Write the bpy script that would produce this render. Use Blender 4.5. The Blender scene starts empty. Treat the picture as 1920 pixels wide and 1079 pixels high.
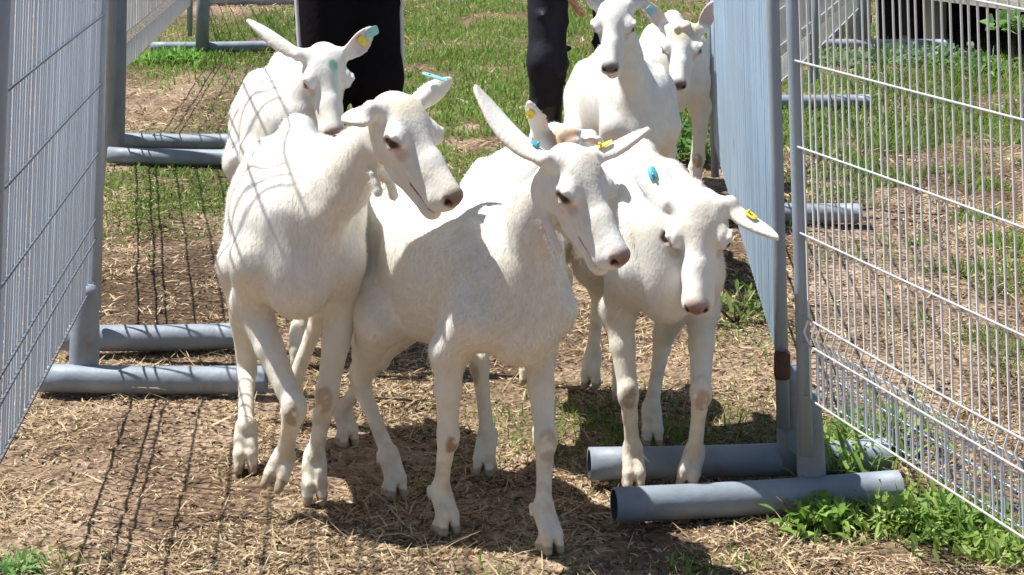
import bpy, math, random
import numpy as np
from mathutils import Vector, Matrix

# ------------------------------------------------------------------ camera, sky, sun, exposure
SC = bpy.context.scene
COL = SC.collection
F, CX, HOR, CAMH = 3900.0, 960.0, -300.0, 1.444      # focal length in photo pixels, centre column, horizon row, eye height

cam_d = bpy.data.cameras.new("camera")
cam = bpy.data.objects.new("camera", cam_d)
COL.objects.link(cam)
cam.location = (0, 0, CAMH)
cam.rotation_euler = (math.radians(90), 0, 0)
cam_d.sensor_width = 36
cam_d.lens = 36 * F / 1920
cam_d.shift_y = -(540 - HOR) / 1920
cam_d.clip_start = 0.05
cam_d.clip_end = 2000
SC.camera = cam

SUN_DROP = Vector((0.50, -0.14, -1.0)).normalized()  # direction sunlight travels
sun_el = math.asin(-SUN_DROP.z)
sun_az = math.atan2(-SUN_DROP.x, -SUN_DROP.y)
w = bpy.data.worlds.new("World")
SC.world = w
w.use_nodes = True
nt = w.node_tree
sky = nt.nodes.new("ShaderNodeTexSky")
sky.sky_type = 'NISHITA'
sky.sun_disc = False
sky.sun_elevation = sun_el
sky.sun_rotation = sun_az
sky.air_density = 1.0
sky.dust_density = 0.6
nt.links.new(sky.outputs[0], nt.nodes["Background"].inputs[0])
nt.nodes["Background"].inputs[1].default_value = 0.06
sd = bpy.data.lights.new("sun", 'SUN')
sd.energy = 5.0
sd.angle = math.radians(0.53)
sd.color = (1.0, 0.965, 0.91)
so = bpy.data.objects.new("sun", sd)
COL.objects.link(so)
so.location = (-4, 8, 12)
so.rotation_euler = SUN_DROP.to_track_quat('-Z', 'Y').to_euler()
SC.view_settings.view_transform = 'Standard'
SC.view_settings.look = 'None'
SC.view_settings.exposure = 0.64
SC.view_settings.gamma = 1.0

rng = np.random.default_rng(7)
random.seed(7)


def W(px, py, Z):
    """point seen at photo pixel (px,py) at distance Z"""
    return np.array([(px - CX) * Z / F, Z, CAMH - (py - HOR) * Z / F])


def G(px, py, z=0.0):
    """point of the plane z under photo pixel (px,py)"""
    return W(px, py, F * (CAMH - z) / (py - HOR))


# ------------------------------------------------------------------ object helpers
def mesh_obj(name, V, Fc, mat, parent=None, smooth=True, col=None, mats=None, midx=None):
    me = bpy.data.meshes.new(name)
    V = np.asarray(V, dtype=np.float32)
    if isinstance(Fc, np.ndarray):
        n, k = Fc.shape
        me.vertices.add(len(V))
        me.vertices.foreach_set("co", V.ravel())
        me.loops.add(n * k)
        me.loops.foreach_set("vertex_index", Fc.astype(np.int32).ravel())
        me.polygons.add(n)
        me.polygons.foreach_set("loop_start", np.arange(0, n * k, k, dtype=np.int32))
        me.update(calc_edges=True)
    else:
        me.from_pydata([tuple(map(float, v)) for v in V], [], Fc)
        me.update()
    for m in (mats or [mat]):
        me.materials.append(m)
    if midx is not None:
        me.polygons.foreach_set("material_index", np.asarray(midx, dtype=np.int32))
    me.polygons.foreach_set("use_smooth", np.full(len(me.polygons), bool(smooth)))
    if col is not None:
        at = me.color_attributes.new("col", 'FLOAT_COLOR', 'POINT')
        c = np.ones((len(V), 4), dtype=np.float32)
        c[:, :3] = col
        at.data.foreach_set("color", c.ravel())
    me.validate()
    o = bpy.data.objects.new(name, me)
    COL.objects.link(o)
    if parent is not None:
        o.parent = parent
        o.matrix_parent_inverse = parent.matrix_world.inverted()
    return o


def empty(name, loc):
    o = bpy.data.objects.new(name, None)
    COL.objects.link(o)
    o.location = loc
    o.empty_display_size = 0.1
    bpy.context.view_layer.update()
    return o


def tag(o, label=None, cat=None, group=None, kind=None):
    if label: o["label"] = label
    if cat: o["category"] = cat
    if group: o["group"] = group
    if kind: o["kind"] = kind
    return o


class MB:
    """collects tubes, boxes and sheets into one mesh"""
    def __init__(s):
        s.V = []; s.F = []

    def add(s, V, Fc):
        b = len(s.V)
        s.V.extend([tuple(map(float, v)) for v in V])
        s.F.extend([tuple(i + b for i in f) for f in Fc])

    def tube(s, pts, r, n=8, cap=True):
        pts = [Vector(p) for p in pts]
        rs = r if isinstance(r, (list, tuple)) else [r] * len(pts)
        V = []; Fc = []
        t0 = (pts[1] - pts[0]).normalized()
        ref = Vector((0, 0, 1)) if abs(t0.z) < 0.9 else Vector((1, 0, 0))
        u = t0.cross(ref).normalized()
        for i, p in enumerate(pts):
            a = pts[max(i - 1, 0)]; b = pts[min(i + 1, len(pts) - 1)]
            t = (b - a).normalized()
            u = (u - t * u.dot(t)).normalized()
            v = t.cross(u)
            for k in range(n):
                an = 2 * math.pi * (k + 0.5) / n
                V.append(p + (u * math.cos(an) + v * math.sin(an)) * rs[i])
        for i in range(len(pts) - 1):
            for k in range(n):
                k2 = (k + 1) % n
                Fc.append((i * n + k, i * n + k2, (i + 1) * n + k2, (i + 1) * n + k))
        if cap:
            Fc.append(tuple(range(n - 1, -1, -1)))
            Fc.append(tuple((len(pts) - 1) * n + k for k in range(n)))
        s.add(V, Fc)

    def box(s, lo, hi, M=None):
        x0, y0, z0 = lo; x1, y1, z1 = hi
        V = [Vector(p) for p in ((x0, y0, z0), (x1, y0, z0), (x1, y1, z0), (x0, y1, z0), (x0, y0, z1), (x1, y0, z1), (x1, y1, z1), (x0, y1, z1))]
        if M is not None: V = [M @ v for v in V]
        s.add(V, [(3, 2, 1, 0), (4, 5, 6, 7), (0, 1, 5, 4), (1, 2, 6, 5), (2, 3, 7, 6), (3, 0, 4, 7)])

    def build(s, name, mat, parent=None, smooth=True):
        return mesh_obj(name, s.V, s.F, mat, parent, smooth)


# ------------------------------------------------------------------ noise
def _hash(ix, iy, seed):
    h = (ix.astype(np.int64) * 374761393 + iy.astype(np.int64) * 668265263 + seed * 974711) & 0x7fffffff
    h = ((h ^ (h >> 13)) * 1274126177) & 0x7fffffff
    return ((h ^ (h >> 16)) & 0xffff) / 65535.0


def vnoise(x, y, seed=0):
    x = np.asarray(x, float); y = np.asarray(y, float)
    ix = np.floor(x).astype(np.int64); iy = np.floor(y).astype(np.int64)
    fx = x - ix; fy = y - iy
    fx = fx * fx * (3 - 2 * fx); fy = fy * fy * (3 - 2 * fy)
    a = _hash(ix, iy, seed); b = _hash(ix + 1, iy, seed); c = _hash(ix, iy + 1, seed); d = _hash(ix + 1, iy + 1, seed)
    return (a * (1 - fx) + b * fx) * (1 - fy) + (c * (1 - fx) + d * fx) * fy


def fbm(x, y, seed=0, o=4):
    s = 0; a = 0.5; t = 0
    for i in range(o):
        s = s + a * vnoise(x * 2 ** i, y * 2 ** i, seed + i * 17); t += a; a *= 0.5
    return s / t


# ------------------------------------------------------------------ materials
def new_mat(name):
    m = bpy.data.materials.new(name)
    m.use_nodes = True
    return m, m.node_tree, m.node_tree.nodes["Principled BSDF"]


def node(nt, typ, **kw):
    n = nt.nodes.new(typ)
    for k, v in kw.items(): setattr(n, k, v)
    return n


def simple_mat(name, c, rough=0.6, metal=0.0, var=0.12, scale=12, bump=0.0, bscale=60, spec=0.5, stretch=None):
    m, nt, b = new_mat(name)
    tc = node(nt, "ShaderNodeTexCoord")
    nz = node(nt, "ShaderNodeTexNoise"); nz.inputs["Scale"].default_value = scale; nz.inputs["Detail"].default_value = 6
    if stretch:
        mp = node(nt, "ShaderNodeMapping"); mp.inputs["Scale"].default_value = stretch
        nt.links.new(tc.outputs["Object"], mp.inputs["Vector"]); nt.links.new(mp.outputs[0], nz.inputs["Vector"])
    else: nt.links.new(tc.outputs["Object"], nz.inputs["Vector"])
    mx = node(nt, "ShaderNodeMix", data_type='RGBA')
    mx.inputs[6].default_value = (*[x * (1 - var) for x in c], 1)
    mx.inputs[7].default_value = (*[min(1, x * (1 + var)) for x in c], 1)
    nt.links.new(nz.outputs["Fac"], mx.inputs[0])
    nt.links.new(mx.outputs[2], b.inputs["Base Color"])
    b.inputs["Roughness"].default_value = rough
    b.inputs["Metallic"].default_value = metal
    b.inputs["Specular IOR Level"].default_value = spec
    if bump:
        n2 = node(nt, "ShaderNodeTexNoise"); n2.inputs["Scale"].default_value = bscale; n2.inputs["Detail"].default_value = 5
        nt.links.new(tc.outputs["Object"], n2.inputs["Vector"])
        bp = node(nt, "ShaderNodeBump"); bp.inputs["Strength"].default_value = bump; bp.inputs["Distance"].default_value = 0.01
        nt.links.new(n2.outputs["Fac"], bp.inputs["Height"])
        nt.links.new(bp.outputs[0], b.inputs["Normal"])
    return m


def attr_mat(name, rough=0.7, sss=0.0, trans=0.0, bump=0.0, bscale=200, spec=0.3, mott=0.0):
    m, nt, b = new_mat(name)
    a = node(nt, "ShaderNodeAttribute"); a.attribute_name = "col"
    out = a.outputs["Color"]
    tc = node(nt, "ShaderNodeTexCoord")
    if mott:
        nz = node(nt, "ShaderNodeTexNoise"); nz.inputs["Scale"].default_value = 35; nz.inputs["Detail"].default_value = 8
        nt.links.new(tc.outputs["Object"], nz.inputs["Vector"])
        rp = node(nt, "ShaderNodeMapRange"); rp.inputs[1].default_value = 0.3; rp.inputs[2].default_value = 0.7
        rp.inputs[3].default_value = 1 - mott; rp.inputs[4].default_value = 1.0
        nt.links.new(nz.outputs["Fac"], rp.inputs[0])
        mx = node(nt, "ShaderNodeMix", data_type='RGBA', blend_type='MULTIPLY'); mx.inputs[0].default_value = 1
        nt.links.new(out, mx.inputs[6]); nt.links.new(rp.outputs[0], mx.inputs[7]); out = mx.outputs[2]
    nt.links.new(out, b.inputs["Base Color"])
    b.inputs["Roughness"].default_value = rough
    b.inputs["Specular IOR Level"].default_value = spec
    if sss:
        b.inputs["Subsurface Weight"].default_value = sss
        b.inputs["Subsurface Radius"].default_value = (0.012, 0.006, 0.004)
        b.inputs["Subsurface Scale"].default_value = 1.0
    if bump:
        mp = node(nt, "ShaderNodeMapping"); mp.inputs["Scale"].default_value = (1, 1, 0.45)
        nt.links.new(tc.outputs["Object"], mp.inputs["Vector"])
        n2 = node(nt, "ShaderNodeTexNoise"); n2.inputs["Scale"].default_value = bscale; n2.inputs["Detail"].default_value = 4
        nt.links.new(mp.outputs[0], n2.inputs["Vector"])
        bp = node(nt, "ShaderNodeBump"); bp.inputs["Strength"].default_value = bump; bp.inputs["Distance"].default_value = 0.004
        nt.links.new(n2.outputs["Fac"], bp.inputs["Height"]); nt.links.new(bp.outputs[0], b.inputs["Normal"])
    if trans:
        tr = node(nt, "ShaderNodeBsdfTranslucent"); nt.links.new(out, tr.inputs["Color"])
        ms = node(nt, "ShaderNodeMixShader"); ms.inputs[0].default_value = trans
        nt.links.new(b.outputs[0], ms.inputs[1]); nt.links.new(tr.outputs[0], ms.inputs[2])
        nt.links.new(ms.outputs[0], nt.nodes["Material Output"].inputs["Surface"])
    return m


M_GOAT = attr_mat("goat_coat", 0.8, sss=0.12, bump=0.35, bscale=170, spec=0.15, mott=0.10)
M_HAIR = attr_mat("goat_hair", 0.75, spec=0.15, trans=0.25)
M_GRASS = attr_mat("grass_blades", 0.6, trans=0.35, spec=0.25)
M_STRAW = attr_mat("dry_straw", 0.75, trans=0.12, spec=0.2)
M_LEAF = attr_mat("weed_leaves", 0.5, trans=0.45, spec=0.35)
M_EYE = simple_mat("goat_eye", (0.035, 0.022, 0.014), 0.12, var=0.3, scale=200)
M_YEL = simple_mat("yellow_tag_plastic", (0.78, 0.62, 0.08), 0.45, var=0.08)
M_BLUE = simple_mat("blue_tag_plastic", (0.09, 0.42, 0.52), 0.45, var=0.08)
M_TEAL = simple_mat("pale_teal_tag_plastic", (0.30, 0.58, 0.62), 0.45, var=0.08)
M_GALV = simple_mat("galvanised_wire", (0.78, 0.80, 0.82), 0.45, 0.1, var=0.14, scale=12)
M_PALE = simple_mat("pale_blue_wire", (0.56, 0.66, 0.78), 0.55, 0.05, var=0.30, scale=30, stretch=(1, 1, .06))
M_FRAMEL = simple_mat("pale_zinc_rail", (0.50, 0.53, 0.57), 0.6, 0.1, var=0.25, scale=40)
M_RAILSHADE = simple_mat("shade_toned_rail", (0.15, 0.165, 0.19), 0.8, 0.0, var=0.2, scale=40, spec=.2)  # rails' shaded side put into the colour, darker than the mesh wire
M_SHEET = simple_mat("bluish_wire", (0.44, 0.58, 0.77), 0.6, 0.0, var=0.42, scale=26, stretch=(1, 1, .05))
M_GALVD = simple_mat("weathered_wire", (0.44, 0.45, 0.47), 0.55, 0.25, var=0.2, scale=30)
M_FRAME = simple_mat("grey_frame_steel", (0.30, 0.355, 0.42), 0.5, 0.2, var=0.10, scale=14, bump=0.05)
M_PIPE = simple_mat("grey_pipe", (0.25, 0.295, 0.35), 0.55, 0.05, var=0.34, scale=13, bump=0.15, bscale=40)
_nt = M_PIPE.node_tree; _b = _nt.nodes["Principled BSDF"]; _l = _b.inputs["Base Color"].links[0].from_socket
_tc = node(_nt, "ShaderNodeTexCoord"); _n = node(_nt, "ShaderNodeTexNoise"); _n.inputs["Scale"].default_value = 7; _n.inputs["Detail"].default_value = 9; _n.inputs["Roughness"].default_value = .7
_nt.links.new(_tc.outputs["Object"], _n.inputs["Vector"])
_r = node(_nt, "ShaderNodeMapRange"); _r.inputs[1].default_value = .55; _r.inputs[2].default_value = .70; _r.inputs[4].default_value = .7
_nt.links.new(_n.outputs["Fac"], _r.inputs[0])
_m = node(_nt, "ShaderNodeMix", data_type='RGBA'); _m.inputs[7].default_value = (.20, .15, .10, 1)
_nt.links.new(_r.outputs[0], _m.inputs[0]); _nt.links.new(_l, _m.inputs[6]); _nt.links.new(_m.outputs[2], _b.inputs["Base Color"])
M_RUST = simple_mat("rusty_steel", (0.10, 0.055, 0.04), 0.8, 0.1, var=0.45, scale=40, bump=0.3)
M_BLACK = simple_mat("black_cloth", (0.008, 0.007, 0.009), 0.9, var=0.3, scale=25, bump=0.25, bscale=40, spec=0.1)
M_NAVY = simple_mat("navy_cloth", (0.011, 0.011, 0.022), 0.7, var=0.4, scale=14, bump=0.6, bscale=16, spec=0.35)
M_STRIPE = simple_mat("white_cloth", (0.62, 0.62, 0.66), 0.8, var=0.05)
M_RUBBER = simple_mat("black_rubber", (0.012, 0.012, 0.013), 0.35, var=0.3, scale=20, bump=0.2, bscale=15)
M_SKIN = simple_mat("skin", (0.52, 0.28, 0.20), 0.55, var=0.08, scale=40)
M_HAIRP = simple_mat("dark_hair", (0.03, 0.02, 0.014), 0.6, var=0.4, scale=60)
M_BOARD = simple_mat("pale_weathered_boards", (0.38, 0.36, 0.31), 0.8, var=0.25, scale=8, bump=0.3, bscale=30)
M_CABIN = simple_mat("cabin_cladding", (0.36, 0.33, 0.29), 0.7, var=0.15, scale=6)
M_GAPSHADE = simple_mat("shade_black_underside", (0.02, 0.02, 0.022), 0.9, var=0.3, scale=6)  # near-black colour stands in for the shade beneath the cabin floor
M_STEM = simple_mat("woody_stem", (0.10, 0.07, 0.04), 0.9, var=0.3, scale=50)


# ------------------------------------------------------------------ implicit surfaces for bodies
class Field:
    def __init__(s, lo, hi, vox):
        s.vox = vox
        s.lo = np.array(lo, float)
        s.n = np.ceil((np.array(hi, float) - s.lo) / vox).astype(int) + 1
        s.D = np.full(tuple(s.n), 1.0, dtype=np.float32)

    def _slab(s, a, b):
        i0 = np.maximum(np.floor((np.asarray(a) - s.lo) / s.vox).astype(int), 0)
        i1 = np.minimum(np.ceil((np.asarray(b) - s.lo) / s.vox).astype(int) + 1, s.n)
        if np.any(i1 <= i0): return None
        sl = tuple(slice(int(p), int(q)) for p, q in zip(i0, i1))
        ax = [(s.lo[k] + s.vox * np.arange(i0[k], i1[k])).astype(np.float32) for k in range(3)]
        return sl, ax[0][:, None, None], ax[1][None, :, None], ax[2][None, None, :]

    def _comb(s, r, d, k, sub):
        A = s.D[r]
        if sub:
            d = -d
            h = np.maximum(k - np.abs(A - d), 0) / k if k > 0 else 0
            s.D[r] = np.maximum(A, d) + h * h * k * 0.25
        else:
            h = np.maximum(k - np.abs(A - d), 0) / k if k > 0 else 0
            s.D[r] = np.minimum(A, d) - h * h * k * 0.25

    def cone(s, a, ra, b, rb, k=0.03, sub=False):
        a = np.asarray(a, float); b = np.asarray(b, float)
        R = max(ra, rb) + k + 3 * s.vox
        q = s._slab(np.minimum(a, b) - R, np.maximum(a, b) + R)
        if q is None: return
        r, X, Y, Z = q
        ab = b - a; L2 = float(ab @ ab) + 1e-12
        t = np.clip(((X - a[0]) * ab[0] + (Y - a[1]) * ab[1] + (Z - a[2]) * ab[2]) / L2, 0, 1)
        d = np.sqrt((X - a[0] - t * ab[0]) ** 2 + (Y - a[1] - t * ab[1]) ** 2 + (Z - a[2] - t * ab[2]) ** 2) - (ra + (rb - ra) * t)
        s._comb(r, d.astype(np.float32), k, sub)

    def chain(s, pts, rs, k=0.03):
        for i in range(len(pts) - 1): s.cone(pts[i], rs[i], pts[i + 1], rs[i + 1], k)

    def chain_sub(s, pts, rs, k):
        for i in range(len(pts) - 1): s.cone(pts[i], rs[i], pts[i + 1], rs[i + 1], k, True)

    def ell(s, c, rad, R=None, k=0.03, sub=False):
        c = np.asarray(c, float); rad = np.asarray(rad, float)
        R = np.eye(3) if R is None else np.asarray(R, float)   # columns = axes
        ext = np.sqrt(((R * rad) ** 2).sum(1)) + k + 3 * s.vox
        q = s._slab(c - ext, c + ext)
        if q is None: return
        r, X, Y, Z = q
        x, y, z = X - c[0], Y - c[1], Z - c[2]
        k0 = 0; k1 = 0
        for j in range(3):
            u = (x * R[0, j] + y * R[1, j] + z * R[2, j]) / rad[j]
            k0 = k0 + u * u; k1 = k1 + (u / rad[j]) ** 2
        k0 = np.sqrt(k0); k1 = np.sqrt(k1) + 1e-6
        s._comb(r, (k0 * (k0 - 1) / k1).astype(np.float32), k, sub)

    def ear(s, b, t, nrm, wid, thick=0.0042, cup=0.5, k=0.012, curl=0.0):
        b = np.asarray(b, float); t = np.asarray(t, float)
        a = t - b; L = np.linalg.norm(a); a = a / L
        n = np.asarray(nrm, float); n = n - a * (n @ a); n /= np.linalg.norm(n)
        wv = np.cross(n, a)
        R = wid + k + 0.02
        q = s._slab(np.minimum(b, t) - R, np.maximum(b, t) + R)
        if q is None: return
        r, X, Y, Z = q
        x, y, z = X - b[0], Y - b[1], Z - b[2]
        l = (x * a[0] + y * a[1] + z * a[2]) / L
        ww = x * wv[0] + y * wv[1] + z * wv[2]
        nn = x * n[0] + y * n[1] + z * n[2]
        lc = np.clip(l, 0.0, 1.0)
        prof = wid * (0.60 + 0.40 * np.sin(np.pi * lc ** 0.85)) * np.sqrt(np.clip(1 - lc ** 3.6, 0, 1))
        mid = cup * (ww * ww) / wid * (1.3 - lc) - curl * (lc - 0.4) ** 2 * L
        dw = np.abs(ww) - prof
        dn = np.abs(nn - mid) - thick
        dl = np.maximum(-l, l - 1) * L
        dw = np.maximum(dw, dl)
        d = np.sqrt(np.maximum(dw, 0) ** 2 + np.maximum(dn, 0) ** 2) + np.minimum(np.maximum(dw, dn), 0) - 0.001
        s._comb(r, d.astype(np.float32), k, False)

    def mesh(s):
        D = s.D; v = s.vox
        sg = D < 0
        nx, ny, nz = D.shape
        c = sg[:-1, :-1, :-1].astype(np.uint8)
        for dx in (0, 1):
            for dy in (0, 1):
                for dz in (0, 1):
                    if dx + dy + dz: c = c + sg[dx:nx - 1 + dx, dy:ny - 1 + dy, dz:nz - 1 + dz]
        act = (c > 0) & (c < 8)
        I, J, K = np.nonzero(act)
        N = len(I)
        idx = np.full(act.shape, -1, dtype=np.int32); idx[I, J, K] = np.arange(N)
        acc = np.zeros((N, 3)); cnt = np.zeros(N)
        corners = [(a, b, e) for a in (0, 1) for b in (0, 1) for e in (0, 1)]
        val = {q: D[I + q[0], J + q[1], K + q[2]] for q in corners}
        for p in corners:
            for ax in range(3):
                if p[ax] == 0:
                    q = list(p); q[ax] = 1; q = tuple(q)
                    A, B = val[p], val[q]
                    m = (A < 0) != (B < 0)
                    t = np.where(m, A / np.where(m, A - B, 1), 0)
                    pt = np.zeros((N, 3))
                    for e in range(3): pt[:, e] = p[e]
                    pt[:, ax] = t
                    acc += pt * m[:, None]; cnt += m
        V = s.lo + v * (np.stack([I, J, K], 1) + acc / cnt[:, None])
        quads = []
        for ax in range(3):
            o1, o2 = [(1, 2), (2, 0), (0, 1)][ax]
            sl0 = [slice(1, -1)] * 3; sl1 = [slice(1, -1)] * 3
            sl0[ax] = slice(0, -1); sl1[ax] = slice(1, None)
            A = sg[tuple(sl0)]; B = sg[tuple(sl1)]
            e = np.nonzero(A != B)
            base = [e[0] + (0 if ax == 0 else 1), e[1] + (0 if ax == 1 else 1), e[2] + (0 if ax == 2 else 1)]
            fl = A[e]
            def cell(d1, d2):
                p = [base[0].copy(), base[1].copy(), base[2].copy()]
                p[o1] = p[o1] - d1; p[o2] = p[o2] - d2
                return idx[p[0], p[1], p[2]]
            q = np.stack([cell(1, 1), cell(0, 1), cell(0, 0), cell(1, 0)], 1)
            q[~fl] = q[~fl][:, ::-1]
            quads.append(q)
        Q = np.concatenate(quads)
        Q = Q[(Q >= 0).all(1)]
        # one light smoothing pass
        for it in range(2):
            S = np.zeros_like(V); n = np.zeros(len(V))
            for a in range(4):
                np.add.at(S, Q[:, a], V[Q[:, (a + 1) % 4]]); np.add.at(n, Q[:, a], 1)
                np.add.at(S, Q[:, a], V[Q[:, (a - 1) % 4]]); np.add.at(n, Q[:, a], 1)
            V = V * 0.5 + 0.5 * S / np.maximum(n, 1)[:, None]
        return V, Q


def vnormals(V, Q):
    d1 = V[Q[:, 2]] - V[Q[:, 0]]; d2 = V[Q[:, 3]] - V[Q[:, 1]]
    fn = np.cross(d1, d2)
    N = np.zeros_like(V)
    for a in range(4): np.add.at(N, Q[:, a], fn)
    return N / np.maximum(np.linalg.norm(N, axis=1), 1e-12)[:, None]


def unit(v):
    v = np.asarray(v, float)
    return v / np.linalg.norm(v)


def ik(A, B, l1, l2, pole):
    """middle joint between A and B, bent towards pole"""
    d = B - A; L = np.linalg.norm(d)
    if L > (l1 + l2) * 0.995:
        f = L / ((l1 + l2) * 0.995); l1 *= f; l2 *= f
    a = (l1 * l1 - l2 * l2 + L * L) / (2 * L)
    h = math.sqrt(max(l1 * l1 - a * a, 0))
    u = d / L
    p = pole - u * (pole @ u); p = p / np.linalg.norm(p)
    return A + u * a + p * h


def smooth01(x):
    x = np.clip(x, 0, 1)
    return x * x * (3 - 2 * x)



# ------------------------------------------------------------------ fence panels
RAILS = (0, .115, .172, .35, .535, .72, .905, 1.09, 1.147, 1.33, 1.50)


def fence_panel(label, A, B, lean=(0, 0), zb=.25, spacing=.042, rw=.0029, feet=(), stubs=(), mat=None, apron=False, rust=None,
                frame_r=.0155, out=1, fold=.028, rail_mat=None, rail_r=1.1):
    """A, B: ground points of the two frame tubes; feet: list of (left end, right end); stubs: list of (ground point, height, radius)"""
    mat = mat or M_GALV
    A = np.asarray(A, float); B = np.asarray(B, float)
    ln = np.array([lean[0], lean[1], 1.0])
    d = B - A; Ln = np.linalg.norm(d); d /= Ln
    nrm = np.cross(d, [0, 0, 1]) * out
    root = empty("fence_panel", tuple(A))
    tag(root, label, "fence panel", "grey wire mesh panels along both sides of the lane")

    def P(t, z, off=0.0): return A + d * t + ln * z + nrm * off

    H = RAILS[-1]
    mb = MB()
    n = int(round(Ln / spacing))
    for i in range(1, n):
        t = Ln * i / n + random.gauss(0, .003)
        j = random.gauss(0, .002)
        pts = [(0, 0), (.115, 0), (.1435, fold), (.172, 0), (1.09, 0), (1.1185, fold), (1.147, 0), (H, 0)]
        mb.tube([P(t + j * z, zb + z, o) for z, o in pts], rw, 5, cap=False)
    wm = mb
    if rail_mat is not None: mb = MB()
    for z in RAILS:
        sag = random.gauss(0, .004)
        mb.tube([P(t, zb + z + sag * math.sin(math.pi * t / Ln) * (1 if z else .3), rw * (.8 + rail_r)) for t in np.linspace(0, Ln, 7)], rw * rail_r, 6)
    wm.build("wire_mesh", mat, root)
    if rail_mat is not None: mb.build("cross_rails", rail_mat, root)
    if apron:
        ap = MB()
        m = int(Ln / .026)
        for i in range(m):
            t = Ln * i / m
            ap.tube([P(t, zb - .01, -.03), P(t, zb + .11, -.03)], .0017, 4, cap=False)
        for z in np.linspace(-.01, .11, 5):
            ap.tube([P(0, zb + z, -.0335), P(Ln, zb + z, -.0335)], .0017, 4, cap=False)
        ap.build("mesh_apron", M_SHEET, root)
    for t in (0, Ln):
        fb = MB()
        fb.tube([P(t, z) for z in (.12, .5, 1.0, zb + H + .03)], frame_r, 14)
        fb.build("frame_tube", M_FRAME, root)
    for (p, h, r) in stubs:
        p = np.asarray(p, float)
        sb = MB()
        pts = [p + ln * z for z in np.linspace(.02, h - .03, 5)] + [p + ln * (h - .012), p + ln * h]
        sb.tube(pts, [r, r, r * .99, r * .93, r * .82] + [r * .72, r * .6], 24)
        sb.build("post_socket", M_PIPE, root)
    for (a, b) in feet:
        a = np.asarray(a, float); b = np.asarray(b, float)
        fb = MB()
        ts = np.linspace(0, 1, 9)
        sag = [(-.004 * math.sin(math.pi * t)) for t in ts]
        r = .0365
        # open pipe end: outer skin, rim and inner skin
        pts = [a + (b - a) * t + np.array([0, 0, s]) for t, s in zip(ts, sag)]
        fb.tube(pts, r, 24, cap=False)
        fb.tube(pts, r * .86, 24, cap=False)
        n0 = len(pts) - 1
        for st in (0, n0):
            o0 = st * 24; i0 = (len(pts) + st) * 24
            for k in range(24):
                k2 = (k + 1) % 24
                fb.F.append((o0 + k, i0 + k, i0 + k2, o0 + k2))
        fb.build("foot_pipe", M_PIPE, root)
    if rust is not None:
        rb = MB(); rust = np.asarray(rust, float)
        rb.tube([rust, rust + np.array([0, 0, .01]), rust + np.array([0, 0, .055]), rust + np.array([0, 0, .06])], [.0165, .0185, .0185, .0165], 16)
        rb.build("hinge_sleeve", M_RUST, root)
    return root


def gp(X, Y, z=0.0): return np.array([X, Y, z])


RP = .0365
# left side, near to far
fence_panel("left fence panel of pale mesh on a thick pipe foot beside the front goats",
            gp(-1.142, 5.62), gp(-.985, 3.86), lean=(.035, 0), out=-1, spacing=.036, rw=.0027, mat=M_PALE, fold=0.0, rail_mat=M_RAILSHADE, rail_r=1.15,
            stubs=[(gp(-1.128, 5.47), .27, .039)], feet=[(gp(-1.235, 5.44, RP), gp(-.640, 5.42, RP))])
fence_panel("left fence panel nearest the camera, only a blue sliver at the picture edge",
            gp(-1.02, 3.80), gp(-1.30, 2.0), lean=(.03, 0), out=-1, spacing=.058)
fence_panel("left fence panel seen edge on as a brown grey strip",
            gp(-1.175, 5.86), gp(-1.80, 9.30), lean=(.02, 0), mat=M_GALVD, out=-1,
            stubs=[(gp(-1.79, 9.40), 1.0, .038)], feet=[(gp(-1.27, 5.88, RP), gp(-.780, 5.90, RP)), (gp(-1.80, 9.28, RP), gp(-1.18, 9.20, RP))])
fence_panel("left fence panel in the distance, its dark post on a pipe by the green tuft",
            gp(-1.86, 9.72), gp(-2.17, 14.0), zb=.33, lean=(.02, 0), out=-1,
            stubs=[(gp(-2.10, 14.1), 1.3, .045)], feet=[(gp(-1.86, 9.74, RP), gp(-1.30, 9.70, RP)), (gp(-2.45, 14.1, RP), gp(-1.60, 14.2, RP))])
fence_panel("farthest left fence panel, only its pipe foot on the grass in view",
            gp(-2.25, 14.5), gp(-2.9, 18.3), zb=.33, out=-1, feet=[(gp(-2.74, 18.2, RP), gp(-1.9, 18.2, RP))])
# right side
fence_panel("right fence panel seen as a solid blue grey sheet beside the back goats",
            gp(.614, 4.68), gp(.800, 8.16), lean=(-.026, 0), mat=M_SHEET, fold=0.0, rust=(.606, 4.665, .235),
            stubs=[(gp(.634, 4.72), .25, .031)], feet=[(gp(.174, 4.69, RP), gp(.86, 4.76, RP)), (gp(.42, 7.9, RP), gp(1.318, 7.84, RP))])
fence_panel("right gate panel swung open, its wires showing one by one",
            gp(.637, 4.475), gp(.93, 3.40), lean=(-.030, 0), apron=True, out=1, rw=.0025, fold=.012, rail_mat=M_FRAMEL, rail_r=1.0, spacing=.0345,
            stubs=[(gp(.652, 4.515), .245, .031)], feet=[(gp(.216, 4.40, RP), gp(.84, 4.52, RP))])
fence_panel("right fence panel behind the blue grey sheet, its pipe foot in the weeds",
            gp(.85, 8.30), gp(1.62, 11.3), zb=.28, feet=[(gp(1.22, 11.2, RP), gp(1.93, 11.2, RP))])
fence_panel("far right fence panel in front of the pale boards with a long pipe foot",
            gp(1.68, 11.5), gp(2.40, 14.4), zb=.28, stubs=[(gp(2.40, 14.35), 1.2, .045)], feet=[(gp(1.85, 14.35, RP), gp(3.02, 14.30, RP))])

# ------------------------------------------------------------------ ground
def coords(lo, fine0, fine1, hi, st, gr=1.12):
    c = list(np.arange(fine0, fine1 + 1e-6, st))
    s = st; x = fine0
    left = []
    while x > lo: s *= gr; x -= s; left.append(x)
    s = st; x = fine1; right = []
    while x < hi: s *= gr; x += s; right.append(x)
    return np.array(left[::-1] + c + right)


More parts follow.
